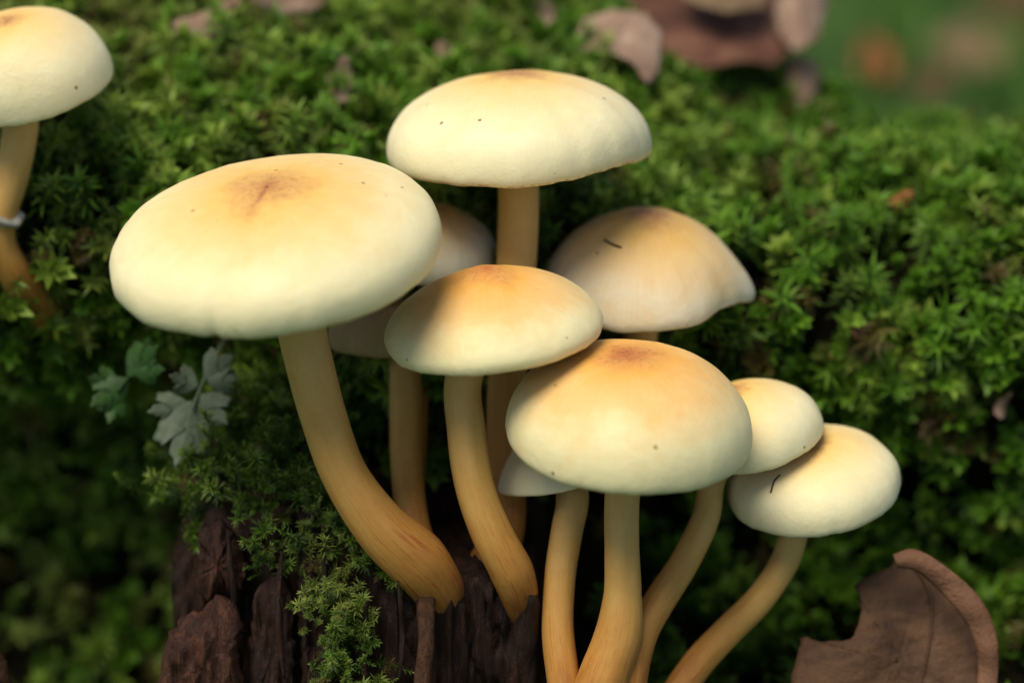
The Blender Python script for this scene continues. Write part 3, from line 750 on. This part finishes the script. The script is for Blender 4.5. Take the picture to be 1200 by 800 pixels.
# small litter lying on the moss: placed on the log's surface
def litter(px, py, size, asp, rot, mat, label, seed, name='leaf_fragment', lift=0.95):
    p, nrm, dd = surf_at(px, py)
    p = p + nrm * lift
    up = nrm * 0.6 - FW * 0.6; up /= np.linalg.norm(up)
    a = np.cross(up, [0, 0, 1.0]); a /= np.linalg.norm(a); b = np.cross(up, a)
    ca, sa = math.cos(rot), math.sin(rot); a, b = a * ca + b * sa, b * ca - a * sa
    r = np.random.default_rng(seed)
    th = np.linspace(0, 2 * math.pi, 22, endpoint=False)
    rr = 1 + 0.18 * np.sin(3 * th + seed) + r.normal(0, 0.09, 22)
    out = np.stack([np.cos(th) * rr * size, np.sin(th) * rr * size * asp], -1)
    G, c, F = leaf_blade(out, 40, 7); Q = G.reshape(-1, 2)
    h = 0.5 * (Q[:, 0] ** 2) / size - 0.8 * Q[:, 1] ** 2 / (size * asp) * 0.5 + 0.05 * fbm(np.c_[Q * 3, Q[:, :1] * 0], seed, 2)
    V = p + Q[:, :1] * a + Q[:, 1:] * b + h[:, None] * up
    o = mk(name, V, F, mat, origin=p, attrs={'vein': np.clip(1 - np.abs(Q[:, 1]) * 18, 0, 1)})
    s = o.modifiers.new('thickness', 'SOLIDIFY'); s.thickness = 0.0003
    tag(o, label, 'leaf', 'leaf scraps on the moss')
litter(230, 50, 0.75, 0.5, 0.5, M_leaf_pink, 'whitish leaf scrap on moss above the widest cap', 401)
litter(392, 102, 0.5, 0.5, 1.5, M_leaf_pink, 'small pale scrap on moss left of the tallest cap', 402)
litter(330, 12, 0.8, 0.5, 0.2, M_leaf_pink, 'broad pale leaf scrap near the top of the mossy slope', 403)
litter(518, 72, 0.28, 0.6, 1.2, M_leaf_pink, 'tiny pale round scrap above the tallest cap edge', 404)
litter(632, 22, 0.45, 0.45, 1.8, M_leaf_pink, 'pale curled scrap on moss next to the crest leaves', 405)
litter(1036, 240, 0.28, 0.6, 0.4, M_leaf_orange, 'small red-brown scrap on the right moss bank', 406)
litter(1004, 395, 0.22, 0.6, 0.4, M_leaf_brown, 'tiny brown scrap low on the right moss bank', 407)
litter(1165, 475, 0.30, 0.3, 1.3, M_leaf_pink, 'pale narrow leaf tip hanging from the right moss bank', 408)
litter(1095, 500, 0.24, 0.3, 1.0, M_leaf_pink, 'little pale pointed scrap right of the slim mushroom cap', 409)

def twig(p0, p1, w, mat, label, seed, lift=0.5):
    a, na, _ = surf_at(*p0); b, nb, _ = surf_at(*p1)
    a = a + na * lift; b = b + nb * lift
    r = np.random.default_rng(seed)
    mids = [a + (b - a) * t + r.normal(0, 0.05, 3) for t in (0, .25, .5, .75, 1)]
    V, F, _, _ = tube(catmull(mids, 24), np.linspace(w, w * .5, 24), 8, 0.2, seed)
    tag(mk('twig', V, F, mat, origin=a), label, 'twig', 'twigs on the moss')
twig((285, 120), (325, 165), 0.10, M_splint, 'reddish twig bit lying on moss above the widest cap', 501)
twig((120, 265), (175, 330), 0.06, M_splint, 'thin bent twig left of the widest cap', 502)
twig((815, 385), (850, 440), 0.07, M_splint, 'short brown twig behind the greyish cap', 503)
twig((690, 110), (760, 96), 0.09, M_wood, 'dark twig standing in for the shade under the pale curled leaf', 504)  # dark strip put in for the shaded hollow beneath the leaf
twig((888, 92), (950, 58), 0.12, M_wood, 'dark stick below the dark crest leaf', 505, 0.6)

# leaves far behind on the forest floor, blurred
def floor_leaf(px, py, y, size, mat, label, seed):
    u0 = pt(px, py, 0) - CAM; k = (y - CAM[1]) / u0[1]; p = CAM + u0 * k
    zf = -11.0
    if True:                                   # slide along the ray until it lies on the floor
        k = (zf - CAM[2]) / u0[2]; p = CAM + u0 * k
    th = np.linspace(0, 2 * math.pi, 26, endpoint=False)
    rr = 1 + 0.22 * np.cos(th) + 0.12 * np.sin(5 * th + seed)
    out = np.stack([np.cos(th) * rr, np.sin(th) * rr * 0.7], -1) * size
    G, c, F = leaf_blade(out, 44, 8); Q = G.reshape(-1, 2)
    rot = seed * 1.7; Q2 = np.c_[Q[:, 0] * math.cos(rot) - Q[:, 1] * math.sin(rot), Q[:, 0] * math.sin(rot) + Q[:, 1] * math.cos(rot)]
    V = np.c_[p[0] + Q2[:, 0], p[1] + Q2[:, 1] * 0.75, p[2] + 0.9 + 0.6 * Q2[:, 1] + 0.25 * (Q ** 2).sum(1) / size]
    o = mk('fallen_leaf', V, F, mat, origin=p, attrs={'vein': np.clip(1 - np.abs(Q[:, 1]) * 5, 0, 1)})
    s = o.modifiers.new('thickness', 'SOLIDIFY'); s.thickness = 0.0004
    tag(o, label, 'leaf', 'blurred leaves on the forest floor')
floor_leaf(1026, 104, 60, 1.1, M_leaf_orange, 'blurred orange leaf on the floor behind the log', 1)
floor_leaf(1150, 85, 60, 2.0, M_leaf_tan, 'blurred pale tan leaf on the floor behind the log', 2)
floor_leaf(1185, 10, 60, 3.0, M_leaf_brown, 'blurred brown leaf far back on the forest floor', 3)
floor_leaf(1085, 128, 60, 1.0, M_leaf_brown, 'small blurred brown leaf behind the right moss crest', 4)

def grass():
    r = np.random.default_rng(8); n = 5200
    x = r.uniform(-45, 85, n); y = r.uniform(48, 210, n)
    h = r.uniform(1.5, 5, n); az = r.uniform(0, 6.28, n); bend = r.uniform(0.2, 1.0, n) * h
    w = r.uniform(0.10, 0.25, n)
    dx, dy = np.cos(az), np.sin(az)
    b = np.stack([x, y, np.full(n, -11.9)], -1); sd_ = np.stack([-dy, dx, 0 * x], -1) * w[:, None]
    m = b + np.stack([dx * bend * .3, dy * bend * .3, h * .6], -1); t = b + np.stack([dx * bend, dy * bend, h], -1)
    V = np.stack([b + sd_, b - sd_, m + sd_ * .7, m - sd_ * .7, t], 1).reshape(-1, 3)
    i = np.arange(n)[:, None] * 5
    F = np.concatenate([i + np.array([0, 1, 3]), i + np.array([0, 3, 2]), i + np.array([2, 3, 4])])
    o = mk('grass', V, F, M_moss_leafy, origin=(0, 100, -11), attrs={'tip': np.tile([.2, .2, .5, .5, .7], n), 'rnd': np.repeat(r.uniform(0.1, .6, n), 5)})
    tag(o, 'low green growth on the forest floor behind the log', 'grass', kind='stuff')
grass()

# ------------------------------------------------------------------ lobed herb leaves under the widest cap
M_herb_grey = herb_material('herb_greygreen', (0.07, 0.10, 0.055), (0.135, 0.165, 0.105))
M_herb_green = herb_material('herb_green', (0.018, 0.055, 0.010), (0.04, 0.10, 0.018))
def sprig(label, dd, leaflets, stalk, mat, seed):
    r = np.random.default_rng(seed)
    t = thing('herb_sprig', pt(*stalk[0]), label, 'plant', 'lobed herb leaves beside the thick stem')
    V, F, _, _ = tube(catmull([pt(*p) for p in stalk], 24), np.full(24, 0.035), 8)
    mk('stalk', V, F, mat, t, attrs={'vein': np.zeros(len(V))})
    for (bx, by, ang, ln, wd, tilt) in leaflets:       # base px, direction (deg, 0 = right, 90 = up), length px, width px
        th = np.linspace(-1, 1, 61)
        # a fan with three blunt, notched lobes
        a = th * R_(62); lob = 0.60 + 0.40 * np.abs(np.cos(1.5 * np.pi * th)) ** 0.7 + 0.05 * np.cos(9 * np.pi * th)
        lob *= 1 - 0.25 * np.abs(th) ** 3
        fan = np.stack([np.sin(a) * lob * wd / 1.25, np.cos(a) * lob * ln], -1)
        out = np.vstack([[(-0.06 * wd, 0.0)], fan, [(0.06 * wd, 0.0)]])
        c = np.array([0, 0.45 * ln]); n = 74
        seg = np.vstack([out, out[:1]]); L = np.r_[0, np.cumsum(np.linalg.norm(np.diff(seg, axis=0), axis=1))]
        s = np.linspace(0, L[-1], n, endpoint=False); ring = np.stack([np.interp(s, L, seg[:, 0]), np.interp(s, L, seg[:, 1])], -1)
        Q = np.concatenate([c + (ring - c) * max(k / 8, .02) for k in range(9)])
        A = R_(ang - 90); qx = Q[:, 0] * math.cos(A) - Q[:, 1] * math.sin(A); qy = Q[:, 0] * math.sin(A) + Q[:, 1] * math.cos(A)
        dep = tilt * (Q[:, 1] / ln) * 0.5 + 0.25 * (Q[:, 0] / wd) ** 2 * 2 - 0.2 * (Q[:, 1] / ln) ** 2
        P = np.stack([pt(bx + x, by - y, dd + d) for x, y, d in zip(qx, qy, dep)])
        va = np.arctan2(Q[:, 0], Q[:, 1] + 1e-3)
        vein = np.clip(1 - np.min(np.abs(va[:, None] - np.array([-0.7, -0.35, 0, 0.35, 0.7])[None]), 1) * 16, 0, 1)
        o = mk('leaflet', P, grid_faces(9, n, True), mat, t, attrs={'vein': vein})
        so = o.modifiers.new('thickness', 'SOLIDIFY'); so.thickness = 0.00025
sprig('grey-green lobed herb sprig under the widest cap', 1.9,
      [(226, 470, 255, 76, 66, -0.4), (228, 466, 322, 48, 52, -0.2), (232, 452, 160, 34, 36, 0.1), (240, 444, 40, 42, 46, 0.2), (244, 448, 8, 34, 34, 0.0), (222, 474, 190, 48, 40, 0.1)],
      [(285, 376, 5.2), (262, 400, 3.4), (246, 430, 2.2), (232, 462, 1.9), (226, 480, 1.8)], M_herb_grey, 601)
sprig('darker green lobed herb sprig near the dark hollow', 2.4,
      [(150, 440, 45, 48, 44, 0.1), (150, 445, 215, 52, 46, -0.2), (156, 436, 5, 36, 36, 0.0), (140, 452, 165, 36, 36, 0.1), (138, 456, 255, 40, 36, 0.0), (170, 424, 80, 28, 34, 0.2)],
      [(222, 376, 5.2), (190, 400, 3.6), (170, 425, 2.8), (150, 442, 2.4), (138, 458, 2.3)], M_herb_green, 602)

for o in scene.objects:
    if '_o' in o: del o['_o']
